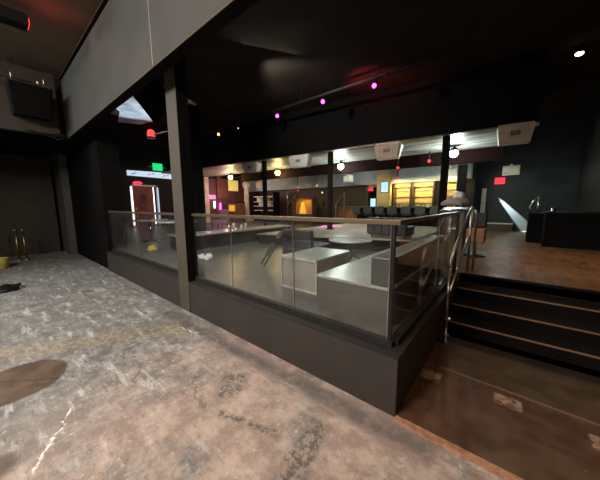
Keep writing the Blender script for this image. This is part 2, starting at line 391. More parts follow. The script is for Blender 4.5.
# bar header, slightly skew to the platform
def hdr(x): return 6.81 + (x + 9.85) * .0998
def skew(x0, x1, d0, d1, z0, z1):
    a, b_ = (x0, hdr(x0)), (x1, hdr(x1))
    q = [(a[0], a[1] + d0), (b_[0], b_[1] + d0), (b_[0], b_[1] + d1), (a[0], a[1] + d1)]
    return MB().hexa([(x, y, z0) for x, y in q], [(x, y, z1) for x, y in q])
struct(skew(-13, .27, 0, .3, 3.46, ZC), 'bar_header', 'black')
struct(skew(-13, .27, -.02, .32, 3.43, 3.46), 'trim_11', 'rail')
struct(skew(-15.6, -.5, .3, 3.0, 3.52, 3.6), 'ceiling_bar', 'ceilwhite')
struct(skew(-12.2, -.4, 2.9, 3.1, 3.08, 3.6), 'bulkhead_bar_front', 'maroon')
struct(MB().box(-16, -1.5, 10.6, 13.4, 3.55, 3.62), 'ceiling_back_bar', 'black')
struct(MB().box(-16, -1.5, 13.0, 13.4, 2.74, 3.5), 'bulkhead_back_bar', 'greyband')
struct(MB().box(-1.16, -1.0, 13.9, 14, DZ, 2.35), 'trim_12', 'cream')
struct(MB().box(-1.0, .0, 13.7, 14, DZ, .84), 'trim_13', 'darkwood')
struct(MB().box(-1.0, .0, 13.68, 14, .84, .88), 'trim_14', 'cream')

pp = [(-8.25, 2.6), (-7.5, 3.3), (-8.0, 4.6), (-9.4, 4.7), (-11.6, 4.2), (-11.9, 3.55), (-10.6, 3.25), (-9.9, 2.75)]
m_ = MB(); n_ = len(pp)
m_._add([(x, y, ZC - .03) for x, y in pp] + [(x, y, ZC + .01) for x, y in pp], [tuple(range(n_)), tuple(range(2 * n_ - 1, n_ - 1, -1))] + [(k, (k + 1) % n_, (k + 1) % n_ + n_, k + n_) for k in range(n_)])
struct(m_, 'ceiling_patch', mat('pale_lit_patch', (.5, .53, .55), .4, c2=(.2, .22, .24), scale=2.5, bump=.6, bscale=4))  # pale panel added so the blue light shows as a bright patch

# ------------------------------------------------------------------ pillars
def pillar(name, x0, x1, y0, y1, z0, z1, m, label):
    t = thing(name, ((x0 + x1) / 2, (y0 + y1) / 2, z0), label, 'pillar')
    MB().box(-(x1 - x0) / 2, (x1 - x0) / 2, -(y1 - y0) / 2, (y1 - y0) / 2, 0, z1 - z0).build('shaft', m, t, bevel=.006)
    return t
p = pillar('support_pillar', -4.19, -3.87, YF - .012, 2.08, 0, ZC, 'pillar', 'olive grey square pillar under the beam, splitting the front glass railing')
MB().box(.161, .167, -.085, .088, .5, ZC - .01).build('side_panel', 'black', p)  # thin black skin added to keep the pillar's right side in shade
p = pillar('support_pillar', -8.50, -8.14, 4.40, 4.76, DZ, ZC, 'black', 'broad black pillar standing on the platform, right behind the olive grey pillar')
MB().box(-.2, .2, -.2, .2, 0, .12).build('plinth', 'black', p)
for x, lb in ((-7.75, 'thin black bar post left of the amber lit cabinet'), (-4.85, 'thin black bar post right of the amber lit cabinet'), (-1.5, 'thicker black bar post beside the yellow lit shelves and bright cool lamp')):
    wd = .13 if x < -2 else .155
    zb = .86 if x == -4.85 else DZ
    t = thing('bar_post', (x, hdr(x) + .16, zb), lb, 'post', 'black posts under the bar header')
    MB().box(-wd / 2, wd / 2, -wd / 2, wd / 2, 0, 3.43 - zb).build('shaft', 'black', t)
    MB().box(-wd / 2 - .04, wd / 2 + .04, -wd / 2 - .04, wd / 2 + .04, 0, .03).build('base_plate', 'black', t)
t = thing('bar_post', (-1.55, 11.1, DZ), 'black square post at the right end of the yellow lit bar shelves', 'post', 'black posts under the bar header')
MB().box(-.13, .13, -.13, .13, 0, 3.08 - DZ).build('shaft', 'black', t)

# ------------------------------------------------------------------ glass guard rails
def guard(p0, p1, joints, label, post=True, cap_end=0.):
    p0 = Vector((*p0, LZ + .012)); p1 = Vector((*p1, LZ + .012)); d = (p1 - p0).normalized(); n = Vector((-d.y, d.x, 0)); L = (p1 - p0).length
    t = thing('glass_guardrail', p0, label, 'railing', 'glass guardrails round the platform', rz=math.atan2(d.y, d.x))
    MB().box(0, L, -.03, .03, 0, .055).build('base_shoe', 'ledge', t)
    js = [0] + joints + [L]
    for a, b_ in zip(js, js[1:]):
        MB().box(a + .006, b_ - .006, -.006, .006, .02, 1.04).build('glass_panel', 'glass', t)
    for a in joints: MB().box(a - .005, a + .005, -.007, .007, .05, 1.03).build('joint_seal', 'steel', t)
    MB().box(-.0, L + cap_end, -.03, .03, 1.025, 1.066).build('top_rail', 'rail', t, bevel=.004)
    return t
guard((-8.2, YG), (-4.19, YG), [2.0], 'glass guardrail left of the olive pillar, in front of the red door')
g2 = guard((-3.87, YG), (XG, YG), [.97, 2.08], 'long glass guardrail right of the pillar, in front of the pale box table', cap_end=.03)
MB().box(XG + 3.87 - .042, XG + 3.87 - .014, -.016, .016, 0, 1.03).build('end_post', 'shade', g2)
MB().box(XG + 3.87 - .05, XG + 3.87 - .044, -.018, .016, 0.05, 1.03).build('edge_seal', 'steel', g2)
g3 = guard((XG, YG + .035), (XG, YD - .1), [1.45], 'short glass guardrail running back beside the stairs')
MB().box(2.74, 2.78, -.025, .025, 0, 1.04).build('end_post', 'shade', g3)

# ------------------------------------------------------------------ stair handrail
hx = -.535
t = thing('stair_handrail', (hx, YS, .012), 'steel pipe handrail climbing the stairs beside the glass', 'handrail')
o = (0, 0, 0); Y = lambda y: y - YS
pts = [(0, 0, 0), (0, .03, .93)]
lp = MB().tube(pts, .02).build('lower_post', 'steel', t)
MB().tube([(0, .03, .93), (0, .06, 1.0), (0, .14, 1.08), (0, Y(4.9), 1.60), (0, Y(5.1), 1.63), (0, Y(5.2), 1.60)], .02).build('grip_rail', 'steel', t)
MB().tube([(0, .05, .55), (0, .12, .62), (0, Y(4.85), 1.14), (0, Y(5.05), 1.15)], .014).build('mid_rail', 'steel', t)
MB().tube([(0, Y(5.08), DZ - .012), (0, Y(5.08), 1.62)], .02).build('upper_post', 'steel', t)
MB().tube([(0.06, Y(5.2), DZ - .012), (0.06, Y(5.2), 1.5), (.04, Y(5.17), 1.58)], .018).build('upper_post', 'steel', t)
for z in (0, .09): MB().cyl((0, 0, z), .045, .012).build('flange', 'steel', lp)
MB().cyl((0, .01, .30), .045, .012).build('flange', 'steel', lp)
MB().tube([(0, .0, .30), (-.065, .0, .30)], .012).build('wall_bracket', 'steel', t)

# ------------------------------------------------------------------ lounge furniture on the platform
t = thing('box_table', (-2.16, 2.99, DZ), 'pale grey box table with white edge strips behind the front glass', 'table')
MB().box(-.29, .29, -.42, .42, .02, .42).build('body', 'boxside', t)
MB().box(-.31, .31, -.44, .44, .42, .45).build('top', 'greyvinyl', t, bevel=.004)
e = MB()
for sx in (-1, 1):
    e.box(sx * .3 - .012, sx * .3 + .012, -.435, -.41, 0, .42)
e.box(-.31, .31, -.437, -.41, 0, .025); e.box(-.312, .312, -.447, -.43, .418, .452)
e.build('edge_strip', 'boxedge', t)
t = thing('bench', (-1.2, 3.37, DZ), 'long grey topped bench running back along the side glass', 'bench')
MB().box(-.40, .38, -1.12, 1.13, 0, .35).build('base', 'benchside', t)
MB().box(-.42, .40, -1.14, 1.15, .355, .385).build('seat', 'greyvinyl', t, bevel=.006)
MB().box(.20, .40, -1.12, 1.15, .387, .66).build('backrest', 'vinyl', t, bevel=.015)
MB().box(-.405, .385, -1.13, -1.121, .0, .345).build('front_panel', 'benchside', t)
t = thing('cocktail_table', (-2.55, 4.7, DZ), 'round low cocktail table with pale glossy top behind the pale box', 'table')
MB().lathe((0, 0, .40), [(.42, 0), (.44, .012), (.44, .028), (.42, .04)], 40).build('tabletop', 'tabletop', t)
MB().cyl((0, 0, .03), .035, .38).build('pedestal', 'shade', t)
for k in range(4):
    a = k * PI / 2 + .4
    MB().tube([(0, 0, .12), (math.cos(a) * .26, math.sin(a) * .26, .02)], [.03, .016]).build('foot', 'shade', t)
# dark sofa behind the box
t = thing('lounge_chair', (-3.2, 3.95, DZ), 'black vinyl lounge chair with its ribbed back to the pale box table', 'chair')
MB().box(-.35, .36, -.2, .55, .12, .36).build('seat', 'vinyl', t, bevel=.03)
for k in range(3):
    z0 = .14 + k * .18
    MB().hexa([(-.35, -.23, z0), (.36, -.23, z0), (.36, -.1, z0), (-.35, -.1, z0)], [(-.35, -.23, z0 + .17), (.36, -.23, z0 + .17), (.36, -.11, z0 + .17), (-.35, -.11, z0 + .17)]).build('back_cushion', 'vinyl', t, bevel=.02)
for sx in (-.3, .31):
    for sy in (-.18, .48): MB().cyl((sx, sy, 0), .02, .14).build('leg', 'chrome', t)
t = thing('folding_chair', (-3.5, 3.42, DZ), 'folded black metal chair leaning on the lounge chair left of the pale box', 'chair', rz=math.radians(-28))
for sx in (-.1, .1):
    MB().tube([(sx, -.22, .012), (sx, .2, .62)], .013).build('leg', 'shade', t)
MB().hexa([(-.09, -.12, .19), (.09, -.12, .19), (.09, .03, .41), (-.09, .03, .41)], [(-.09, -.14, .2), (.09, -.14, .2), (.09, .01, .42), (-.09, .01, .42)]).build('seat', 'vinyl', t)
MB().hexa([(-.11, .1, .5), (.11, .1, .5), (.11, .2, .63), (-.11, .2, .63)], [(-.11, .08, .51), (.11, .08, .51), (.11, .18, .64), (-.11, .18, .64)]).build('backrest', 'vinyl', t)
# stage
t = thing('dance_stage', (-4, 8.3, DZ), 'low stage with dark riser and glossy top lit magenta', 'stage')
q = lambda z: [(-1.85, -3.2, z), (2.2, -2.05, z), (2.2, 2.3, z), (-1.85, 2.3, z)]
MB().hexa(q(0), q(.27)).build('riser', 'black', t)
q2 = lambda z: [(-1.87, -3.23, z), (2.22, -2.07, z), (2.22, 2.3, z), (-1.87, 2.3, z)]
MB().hexa(q2(.27), q2(.3)).build('top', 'stagetop', t)
t = thing('quilted_bench', (-2.42, 6.62, .86), 'black quilted bench near the front edge of the low stage', 'bench')
MB().box(-.5, .5, -.3, .3, .06, .3).build('seat', 'vinyl', t, bevel=.03)
b_ = MB()
for k in range(5): b_.box(-.5 + k * .2, -.305 + k * .2, -.38, -.26, .1, .52)
b_.build('backrest', 'vinyl', t, bevel=.02)
for sx in (-.42, .42):
    for sy in (-.22, .22): MB().cyl((sx, sy, 0), .02, .07).build('leg', 'shade', t)
# long dark counter at left
t = thing('lounge_counter', (-6.6, 5.0, DZ), 'long low black counter with a pale edge left of the lounge chair', 'counter')
MB().box(-.35, .35, -2.0, 2.0, 0, .36).build('body', 'black', t)
MB().box(-.38, .38, -2.05, 2.05, .36, .40).build('counter_top', 'stagetop', t, bevel=.004)
# bottles/glasses on the counter
for i, (x, y, h, c) in enumerate([(-6.5, 4.55, .16, 'bottlew'), (-6.55, 4.75, .2, 'bottlew'), (-6.45, 4.95, .15, 'bottlew'), (-6.55, 5.2, .18, 'bottlew')]):
    t = MB((x, y, DZ + .40)).lathe((x, y, DZ + .40), [(.03, 0), (.035, .01), (.037, h * .6), (.04, h)], 12).build('drinking_glass', c)
    tag(t, ['clear glass nearest end in the row on the black counter', 'tallest clear glass, second in the row on the black counter', 'shortest clear glass, third in the row on the black counter', 'clear glass farthest back in the row on the black counter'][i], 'glass', 'glasses on the low counter')
# cloth things on the floor
t = MB((-5.13, 2.86, DZ)).lump((-5.13, 2.86, DZ), (.1, .07, .07), 3).lump((-4.93, 2.9, DZ), (.1, .08, .085), 5).build('crumpled_rag', 'whitecloth')
tag(t, 'crumpled white rag on the platform floor right of the pillar', 'rag')
t = MB((-7.1, 2.62, DZ)).lump((-7.1, 2.62, DZ), (.2, .1, .09), 8).build('crumpled_cloth', 'yellowcloth')
tag(t, 'crumpled yellow cloth behind the glass left of the pillar', 'cloth')
# two bar tables behind the left glass
def bar_table(loc, label):
    t = thing('bar_table', loc, label, 'table', 'steel bar tables behind the left glass')
    MB().lathe((0, 0, .66), [(.5, 0), (.52, .01), (.52, .035), (.5, .045)], 32).build('tabletop', 'tabletop', t)
    MB().cyl((0, 0, .02), .03, .64).build('pedestal', 'chrome', t)
    MB().lathe((0, 0, 0), [(.26, 0), (.26, .012), (.05, .04), (.03, .05)], 24).build('base', 'chrome', t)
    return t
t1 = bar_table((-9.1, 3.35, DZ), 'round steel bar table behind glass, farther left one')
copy_tree(t1, (-7.55, 3.5, DZ), 'round steel bar table behind glass, nearer the olive pillar')

# ------------------------------------------------------------------ things in the left of the room
def stanchion(loc, label):
    t = thing('stanchion', loc, label, 'stanchion', 'brass rope stanchions by the left wall')
    MB().lathe((0, 0, 0), [(.075, 0), (.075, .02), (.04, .05), (.03, .06)], 20).build('base', 'brass', t)
    MB().cyl((0, 0, .05), .026, .88).build('pole', 'brass', t)
    MB().lathe((0, 0, .93), [(.04, 0), (.045, .03), (.03, .07), (.01, .09)], 16).build('cap', 'brass', t)
    return t
s1 = stanchion((-12.05, .50, 0), 'brass stanchion in front of the left wall, left one of the close pair')
copy_tree(s1, (-12.0, .66, 0), 'brass stanchion in front of the left wall, right one of the close pair')
copy_tree(s1, (-12.3, .13, 0), 'brass stanchion at the very left edge, apart from the close pair')
t = thing('yellow_bucket', (-10.9, .08, 0), 'yellow plastic bucket on the floor near the left stanchions', 'bucket')
MB().lathe((0, 0, 0), [(.13, 0), (.15, .01), (.185, .27), (.19, .29), (.17, .29), (.15, .1)], 24).build('pail', 'yellowcloth', t)
MB().tube([(-.18, 0, .27), (-.1, 0, .36), (0, 0, .39), (.1, 0, .36), (.18, 0, .27)], .008).build('handle', 'shade', t)
cab = MB((-7.95, .08, 0))
pts = []
for k in range(90):
    a = k * .42; r = .16 + .06 * math.sin(k * .9)
    pts.append((-7.95 + r * math.cos(a) * 1.3, .08 + r * math.sin(a), .025 + .05 * (k / 90) + .02 * math.sin(k * 1.7)))
tag(cab.tube(pts, .017, 6).build('coiled_cable', 'shade'), 'black coiled cable heap on the concrete at the left edge', 'cable')

struct(MB().box(-9.0, -8.985, -5.9, 1.5, 4.84, 4.856), 'trim_20', 'rail')
cb = MB((-9.0, 1.3, 3.4))
for k in range(3):
    p0 = Vector((-8.94, 1.48, 3.52 - .03 * k)); p1 = Vector((-8.94 - .02 * k, .75 + .22 * k, 3.5))
    cb.tube([p0.lerp(p1, q_ / 10) - Vector((0, 0, math.sin(q_ / 10 * PI) * (.05 + .035 * k) + .012 * math.sin(q_ * 2.3 + k))) for q_ in range(11)], .016, 6)
tag(cb.build('cable_bundle', 'shade'), 'bundle of drooping cables at the left end of the big beam', 'cables')
# ------------------------------------------------------------------ overhead in the left part
t = thing('hanging_speaker', (-9.6 + .9, .9, 3.75), 'large dark loudspeaker hanging at the upper left wall under the light pipe', 'speaker')
MB().hexa([(-.25, -.3, 0), (.2, -.3, -.05), (.2, .32, -.05), (-.25, .32, 0)], [(-.25, -.34, .62), (.35, -.34, .6), (.35, .36, .6), (-.25, .36, .62)]).build('cabinet', 'black', t, bevel=.02)
MB().hexa([(.205, -.26, -.0), (.22, -.26, -.0), (.22, .28, -.0), (.205, .28, -.0)], [(.345, -.3, .56), (.36, -.3, .56), (.36, .32, .56), (.345, .32, .56)]).build('grille', 'black', t)
for sy in (-.25, .27): MB().tube([(0, sy, .6), (0, sy, ZC - 3.75)], .008).build('chain', 'steel', t)
t = thing('light_pipe', (-8.6, .6, 4.45), 'thin horizontal pipe with a bright lamp tip at the upper left', 'pipe')
MB().tube([(0, -1.2, -.02), (0, .45, .02)], .012).build('pipe', 'brass', t)
MB().tube([(0, .45, .02), (0, .45, .07)], .014).build('lamp_tip', 'e_yellow', t)
for sy in (-.6, .1): MB().tube([(0, sy, 0), (0, sy, ZC - 4.45)], .005).build('hanger', 'shade', t)
t = thing('ceiling_projector', (-6.3, .45, 4.55), 'dark ceiling fixture with a dim red glow at the top left', 'light')
MB().box(-.14, .14, -.3, .3, 0, .16).build('housing', 'shade', t, bevel=.02)
MB().box(-.1, .1, .28, .31, .03, .12).build('lens', 'e_redlamp', t)
MB().tube([(0, 0, .16), (0, 0, .35)], .03).build('mount', 'shade', t)
# speaker hung by the olive pillar
t = thing('ceiling_speaker', (-6.9, 2.9, 3.9), 'black speaker tilted under the ceiling just left of the olive pillar', 'speaker')
R = Matrix.Rotation(math.radians(-36), 3, Vector((-.92, .38, 0)))
MB().cbox((0, 0, .3), (.55, .5, .8), R).build('cabinet', 'black', t, bevel=.015)
MB().cbox(Vector((0, 0, .3)) + R @ Vector((-.285, 0, 0)), (.015, .44, .72), R).build('grille', 'shade', t)
MB().tube([(0, 0, .6), (0, 0, ZC - 3.9)], .02).build('mount', 'shade', t)
t = thing('red_beacon', (-11.39, 4.5, 4.42), 'glowing red beacon hanging under the bluish ceiling patch', 'lamp')
MB().lathe((0, 0, 0), [(.13, 0), (.14, .02), (.13, .2), (.08, .27)], 16).build('dome', 'e_redlamp', t)
MB().lathe((0, 0, -.05), [(.16, 0), (.17, .03), (.16, .05)], 16).build('base', 'shade', t)
MB().tube([(0, 0, .26), (0, 0, ZC - 4.41)], .02).build('rod', 'shade', t)
MB().tube([(.1, 0, .06), (.9, .25, .12)], .025).build('arm', 'white', t)
t = thing('ceiling_disc_lamp', (-9.2, 3.55, ZC), 'round pink disc lamp on the bluish ceiling patch', 'lamp')
MB().lathe((0, 0, -.05), [(.16, 0), (.2, .02), (.2, .05)], 24).build('glow_face', emit('pink_disc_glow', (1, .3, .4), .5), t)
MB().lathe((0, 0, -.015), [(.22, 0), (.22, .015)], 24).build('rim', 'shade', t)

# ------------------------------------------------------------------ far left wall: door, signs, light strip
struct(MB().box(-16, -15.93, 5.0, 5.12, DZ, 2.86).box(-16, -15.93, 6.33, 6.45, DZ, 2.86).box(-16, -15.93, 5.0, 6.45, 2.78, 2.86), 'trim_15', 'white')
d = struct(MB().box(-16, -15.95, 5.12, 6.1, DZ, 2.75), 'door_1', 'reddoor')
MB().box(-15.95, -15.93, 5.5, 5.8, 1.9, 2.3).build('emblem', 'mark', d)
MB().box(-15.95, -15.9, 5.2, 5.25, 1.5, 1.62).build('door_handle', 'steel', d)
for y, lb in ((5.06, 'bright white vertical light tube on the left edge of the red door'), (6.16, 'white vertical light tube on the right edge of the red door'), (6.4, 'bluish white vertical light tube on the outer right door frame')):
    t = thing('light_tube', (-15.9, y, DZ + .05), lb, 'light', 'light tubes framing the red door')
    tb = MB().cyl((0, 0, .04), .035 if y < 5.5 else .025, 2.1).build('tube', 'e_white' if y < 6.3 else 'e_blue', t)
    for z in (0, 2.14): MB().cyl((0, 0, z), .045, .04).build('end_cap', 'shade', tb)
t = thing('hexagon_sign', (-15.95, 5.4, 2.94), 'small pink hexagonal glowing sign above the red door', 'sign')
hx_ = [(.26 * math.cos(k * PI / 3), .11 * math.sin(k * PI / 3)) for k in range(6)]
m_ = MB(); m_._add([(0, a, b2) for a, b2 in hx_] + [(.03, a, b2) for a, b2 in hx_], [tuple(range(5, -1, -1)), tuple(range(6, 12))] + [(k, (k + 1) % 6, (k + 1) % 6 + 6, k + 6) for k in range(6)])
m_.build('panel', 'e_red', t)
t = thing('exit_sign', (-15.8, 6.45, 3.88), 'green glowing exit sign high above the pale light strip', 'sign')
MB().box(-.04, .04, -.25, .25, -.19, .19).build('panel', 'e_green', t)
MB().box(-.06, -.02, -.47, -.25, -.03, .03).build('lamp_head', 'tan', t); MB().box(-.06, -.02, .25, .47, -.03, .03).build('lamp_head', 'tan', t)
t = thing('light_strip', (-15.945, 6.4, 3.32), 'long bluish white lit fascia strip above the red door', 'light')
MB().hexa([(-.05, -1.45, 0), (.05, -1.45, 0), (.05, 1.5, -.05), (-.05, 1.5, -.05)], [(-.05, -1.45, .26), (.05, -1.45, .26), (.05, 1.5, .32), (-.05, 1.5, .32)]).build('fascia', 'e_blue', t)
for y, z in ((-1.2, .1), (-1.1, .14), (-.4, .12), (-.2, .17), (.4, .1), (.6, .14)): MB().cbox((.055, y, z), (.01, .16, .03), Matrix.Rotation(.5, 3, 'X')).build('dark_mark', 'mark', t)

# ------------------------------------------------------------------ left end of the bar: pink and yellow lit corner
struct(MB().box(-16, -15.98, 9.65, 13.4, DZ, 3.5), 'wall_bar_left', mat('reddish_brown_wall', (.13, .06, .04), .6, scale=3))
struct(MB().box(-16, -15.9, 9.35, 9.65, DZ, 4.2), 'trim_16', 'cream')
t = thing('wall_screen', (-15.97, 9.9, 2.25), 'small pink glowing screen on the wall at the left end of the bar', 'screen')
MB().box(-.03, .03, -.28, .28, -.16, .2).build('frame', 'shade', t); MB().box(.03, .036, -.25, .25, -.13, .17).build('display', 'e_pink', t)
t = thing('neon_tube', (-15.94, 10.05, 1.5), 'short warm white tube light below the small pink screen', 'light')
MB().cyl((0, 0, 0), .06, .5).build('tube', 'e_white', t); MB().cyl((0, 0, -.04), .08, .05).build('end_cap', 'shade', t)
t = thing('neon_tube', (-15.94, 10.5, 1.35), 'short magenta tube light right of the warm white tube', 'light')
MB().cyl((0, 0, 0), .05, .5).build('tube', 'e_mag', t); MB().cyl((0, 0, -.04), .08, .05).build('end_cap', 'shade', t)
t = thing('wall_panel', (-15.9, 10.8, 2.2), 'reddish brown tall panel left of the yellow lit panel', 'panel')
MB().box(-.05, .05, -.55, .4, 0, 1.7).build('board', mat('red_brown_board', (.16, .06, .035), .5), t); MB().box(.05, .06, -.55, .4, .8, .84).build('batten', 'mark', t)
t = thing('lit_panel', (-15.7, 11.45, 2.72), 'yellow wall panel behind the leftmost warm lamp, lamplight put in as glow', 'light')
MB().box(-.05, .05, -.38, .42, 0, .74).build('glow_face', 'e_yellow', t); MB().box(-.08, -.04, -.42, .46, -.04, .78).build('frame', 'shade', t)  # light of the nearby lamp on the panel, put in as emission
t = thing('decorative_column', (-14.9, 12.0, DZ), 'pale carved column right of the yellow panel', 'column')
MB().lathe((0, 0, 0), [(.32, 0), (.32, .2), (.2, .25), (.17, 1.2), (.16, 2.3), (.24, 2.45), (.3, 2.6), (.2, 2.8)], 20).build('shaft', 'cream', t)
MB().box(-.34, .34, -.34, .34, 0, .12).build('plinth', 'cream', t)
t = thing('arcade_cabinet', (-14.6, 10.9, DZ), 'orange brown lit cabinet standing left of the pale column', 'cabinet')
MB().box(-.4, .4, -.4, .4, 0, 1.3).build('body', 'orangewood', t, bevel=.03); MB().box(-.32, .32, -.42, -.39, .75, 1.15).build('front_screen', 'e_amber', t); MB().box(-.42, .42, -.42, .42, 1.3, 1.36).build('top', 'shade', t)
t = thing('armchair', (-11.2, 7.3, DZ), 'pink upholstered chair seen through the front glass at the left', 'chair')
MB().box(-.3, .3, -.3, .3, .25, .42).build('seat', 'pinkcloth', t, bevel=.04); MB().box(-.3, .3, .2, .34, .4, .95).build('backrest', 'pinkcloth', t, bevel=.05)
for a in (-.26, .26):
    for b2 in (-.26, .26): MB().cyl((a, b2, 0), .02, .26).build('leg', 'shade', t)
# service shelving with pale shelves
t = thing('service_shelving', (-13.5, 12.6, DZ), 'shelving with pale lit shelves between the pale column and thin left post', 'shelf')
for sx in (-1.0, 1.0): MB().box(sx - .03, sx + .03, -.3, .3, 0, 2.0).build('upright', 'shade', t)
for z in (.75, 1.05, 1.35, 1.7): MB().box(-1.0, 1.0, -.3, .3, z, z + .05).build('shelf', 'white', t)
for i, (x, z, w_, h) in enumerate([(-.5, 1.4, .3, .25), (.1, 1.4, .4, .2), (.55, 1.1, .3, .2), (-.3, 1.1, .35, .22), (-.4, .8, .5, .2)]):
    o_ = MB((-13.5 + x, 12.5, DZ + z)).cbox((-13.5 + x, 12.5, DZ + z + h / 2), (w_, .4, h)).build('storage_box', ['white', 'tan', 'cream', 'white', 'shade'][i], bevel=.02)
    tag(o_, ['white storage box on the upper lit shelf', 'tan storage box on the upper lit shelf', 'cream storage box on the middle lit shelf', 'white storage box on the middle lit shelf', 'black storage box on the lowest lit shelf'][i], 'box', 'boxes on the service shelving')

# ------------------------------------------------------------------ back bar
def bay(x0, x1, z1, label):
    t = thing('back_bar_unit', ((x0 + x1) / 2, 13.2, DZ), label, 'shelf unit', 'yellow lit back bar units')
    w_ = (x1 - x0) / 2; Hh = z1 - DZ
    MB().box(-w_, w_, .15, .18, .9, Hh).build('back_panel', 'yellowpanel', t)
    for s_ in (-1, 1): MB().box(s_ * w_ - .03, s_ * w_ + .03, -.2, .18, 0, Hh).build('side_panel', 'darkwood', t)
    MB().box(-w_, w_, -.2, .18, 0, .9).build('base_cabinet', 'darkwood', t)
    MB().box(-w_ + .03, w_ - .03, -.12, .12, Hh - .2, Hh - .02).build('top_box', 'orangepanel', t)
    for z in (1.2, 1.5, 1.78): MB().box(-w_ + .03, w_ - .03, .06, .15, z, z + .025).build('shelf', 'cream', t)
    L = bpy.data.lights.new('bay_lamp', 'AREA'); L.shape = 'RECTANGLE'; L.size = 2 * w_ - .1; L.size_y = .12; L.energy = 20 * (2 * w_); L.color = (1, .82, .42)
    lo = bpy.data.objects.new('bay_lamp', L); COL.objects.link(lo); lo.parent = t; lo.location = (0, -.5, Hh - .12); lo.rotation_euler = (math.radians(52), 0, 0)
    return t
bay(-4.70, -3.90, 2.72, 'yellow lit back bar unit nearest the screens')
bay(-3.80, -2.9, 2.72, 'yellow lit back bar unit left of the thick bar post')
bay(-2.5, -1.98, 2.86, 'narrow yellow lit back bar unit right of the thick bar post')
cols_ = ['bottle', 'bottleg', 'bottlew']
bl = [('nearest the screens', -4.6), ('second from the screens', -4.42), ('third from the screens', -4.22), ('fourth from the screens', -4.0), ('first in the middle unit', -3.7), ('second in the middle unit', -3.55), ('third in the middle unit', -3.42), ('fourth in the middle unit', -3.25), ('fifth in the middle unit', -3.08), ('left of two in the narrow unit', -2.36), ('right of two in the narrow unit', -2.15)]
cn = ['brown', 'green', 'clear']
for i, (wh, x) in enumerate(bl):
    z0 = DZ + .9
    t = thing('liquor_bottle', (x, 13.12, z0), '%s liquor bottle on the lowest lit ledge, %s' % (cn[i % 3], wh), 'bottle', 'bottles on the back bar')
    h = .2 + .05 * ((i * 7) % 3) / 2
    MB().lathe((0, 0, 0), [(.03, 0), (.038, .01), (.038, h * .6), (.014, h * .75), (.013, h)], 12).build('glass_body', cols_[i % 3], t)
    MB().cyl((0, 0, h), .016, .025, 8).build('cap', 'shade', t)
# pilaster with the two screens
t = thing('screen_pilaster', (-5.13, 12.85, DZ), 'yellow lit arched pilaster carrying the bluish menu screens', 'pilaster')
MB().box(-.34, .34, -.1, .15, 0, 2.6).build('panel', 'yellowpanel', t)
m_ = MB(); pr = [(-.34, 2.6), (-.30, 2.74), (-.12, 2.84), (0, 2.88), (.12, 2.84), (.30, 2.74), (.34, 2.6)]
m_._add([(x, -.1, z) for x, z in pr] + [(x, .15, z) for x, z in pr], [tuple(range(7)), tuple(range(13, 6, -1))] + [(k, k + 7, (k + 1) % 7 + 7, (k + 1) % 7) for k in range(7)])
m_.build('arched_top', 'tan', t)
def screen(loc, w_, h, label):
    t = thing('menu_screen', loc, label, 'screen', 'menu screens by the bar shelves')
    MB().box(-w_ / 2 - .03, w_ / 2 + .03, 0, .05, -.03, h + .03).build('bezel', 'shade', t)
    MB().box(-w_ / 2, w_ / 2, -.006, 0, 0, h).build('display', 'e_screen', t)
screen((-5.05, 12.70, 2.3), .36, .5, 'upper bluish menu screen on the yellow pilaster')
screen((-5.32, 12.0, 1.602), .26, .38, 'lower bluish screen standing on the bar counter in front of the pilaster')
# dark doorway with red exit sign and orange top
struct(MB().box(-6.1, -5.5, 13.34, 13.42, DZ, 2.6), 'door_2', 'black')
struct(MB().box(-6.1, -5.5, 13.1, 13.4, 2.62, 2.95), 'trim_17', 'orangepanel')
struct(MB().box(-6.2, -6.1, 13.1, 13.4, DZ, 2.9), 'trim_18', 'greywall')
t = thing('exit_sign', (-5.98, 13.15, 2.5), 'small red glowing exit sign in the dark doorway by the screens', 'sign')
pn = MB().box(-.13, .13, -.03, .03, -.09, .09).build('panel', 'e_red', t); text('EXIT', .1, 'mark', pn, (0, -.032, 0), (PI / 2, 0, 0))
t = thing('exit_sign', (-.57, 13.93, 2.65), 'red glowing exit sign on the dark corridor wall at the right', 'sign')
pn = MB().box(-.17, .17, -.04, .04, -.13, .13).build('panel', 'e_red', t); text('EXIT', .13, 'mark', pn, (0, -.045, 0), (PI / 2, 0, 0))
# bar counter and stools
t = thing('bar_counter', (-4.0, 11.9, DZ), 'long black bar counter in front of the yellow lit shelves', 'counter')
MB().box(-2.0, 2.2, -.25, .25, 0, .96).build('body', 'black', t); MB().box(-2.05, 2.25, -.33, .3, .96, 1.01).build('counter_top', 'shade', t, bevel=.006); MB().tube([(-2, -.36, .2), (2.2, -.36, .2)], .02).build('foot_rail', 'brass', t)
t0 = thing('bar_stool', (-5.7, 11.2, DZ), 'black bar stool at the left end of the bar counter row', 'stool', 'black bar stools along the bar counter')
MB().lathe((0, 0, .66), [(.18, 0), (.2, .03), (.2, .07), (.16, .1)], 16).build('seat', 'vinyl', t0)
MB().box(-.2, .2, -.22, -.17, .74, 1.06).build('backrest', 'vinyl', t0, bevel=.03)
for a in (-.15, .15):
    for b2 in (-.15, .15): MB().tube([(a, b2, 0), (a * .7, b2 * .7, .67)], .015, 6).build('leg', 'shade', t0)
nth = ['second', 'third', 'fourth', 'fifth', 'sixth', 'seventh']
for i in range(6): copy_tree(t0, (-5.7 + (i + 1) * .56, 11.2, DZ), 'black bar stool at the bar counter, %s from the left end' % nth[i])
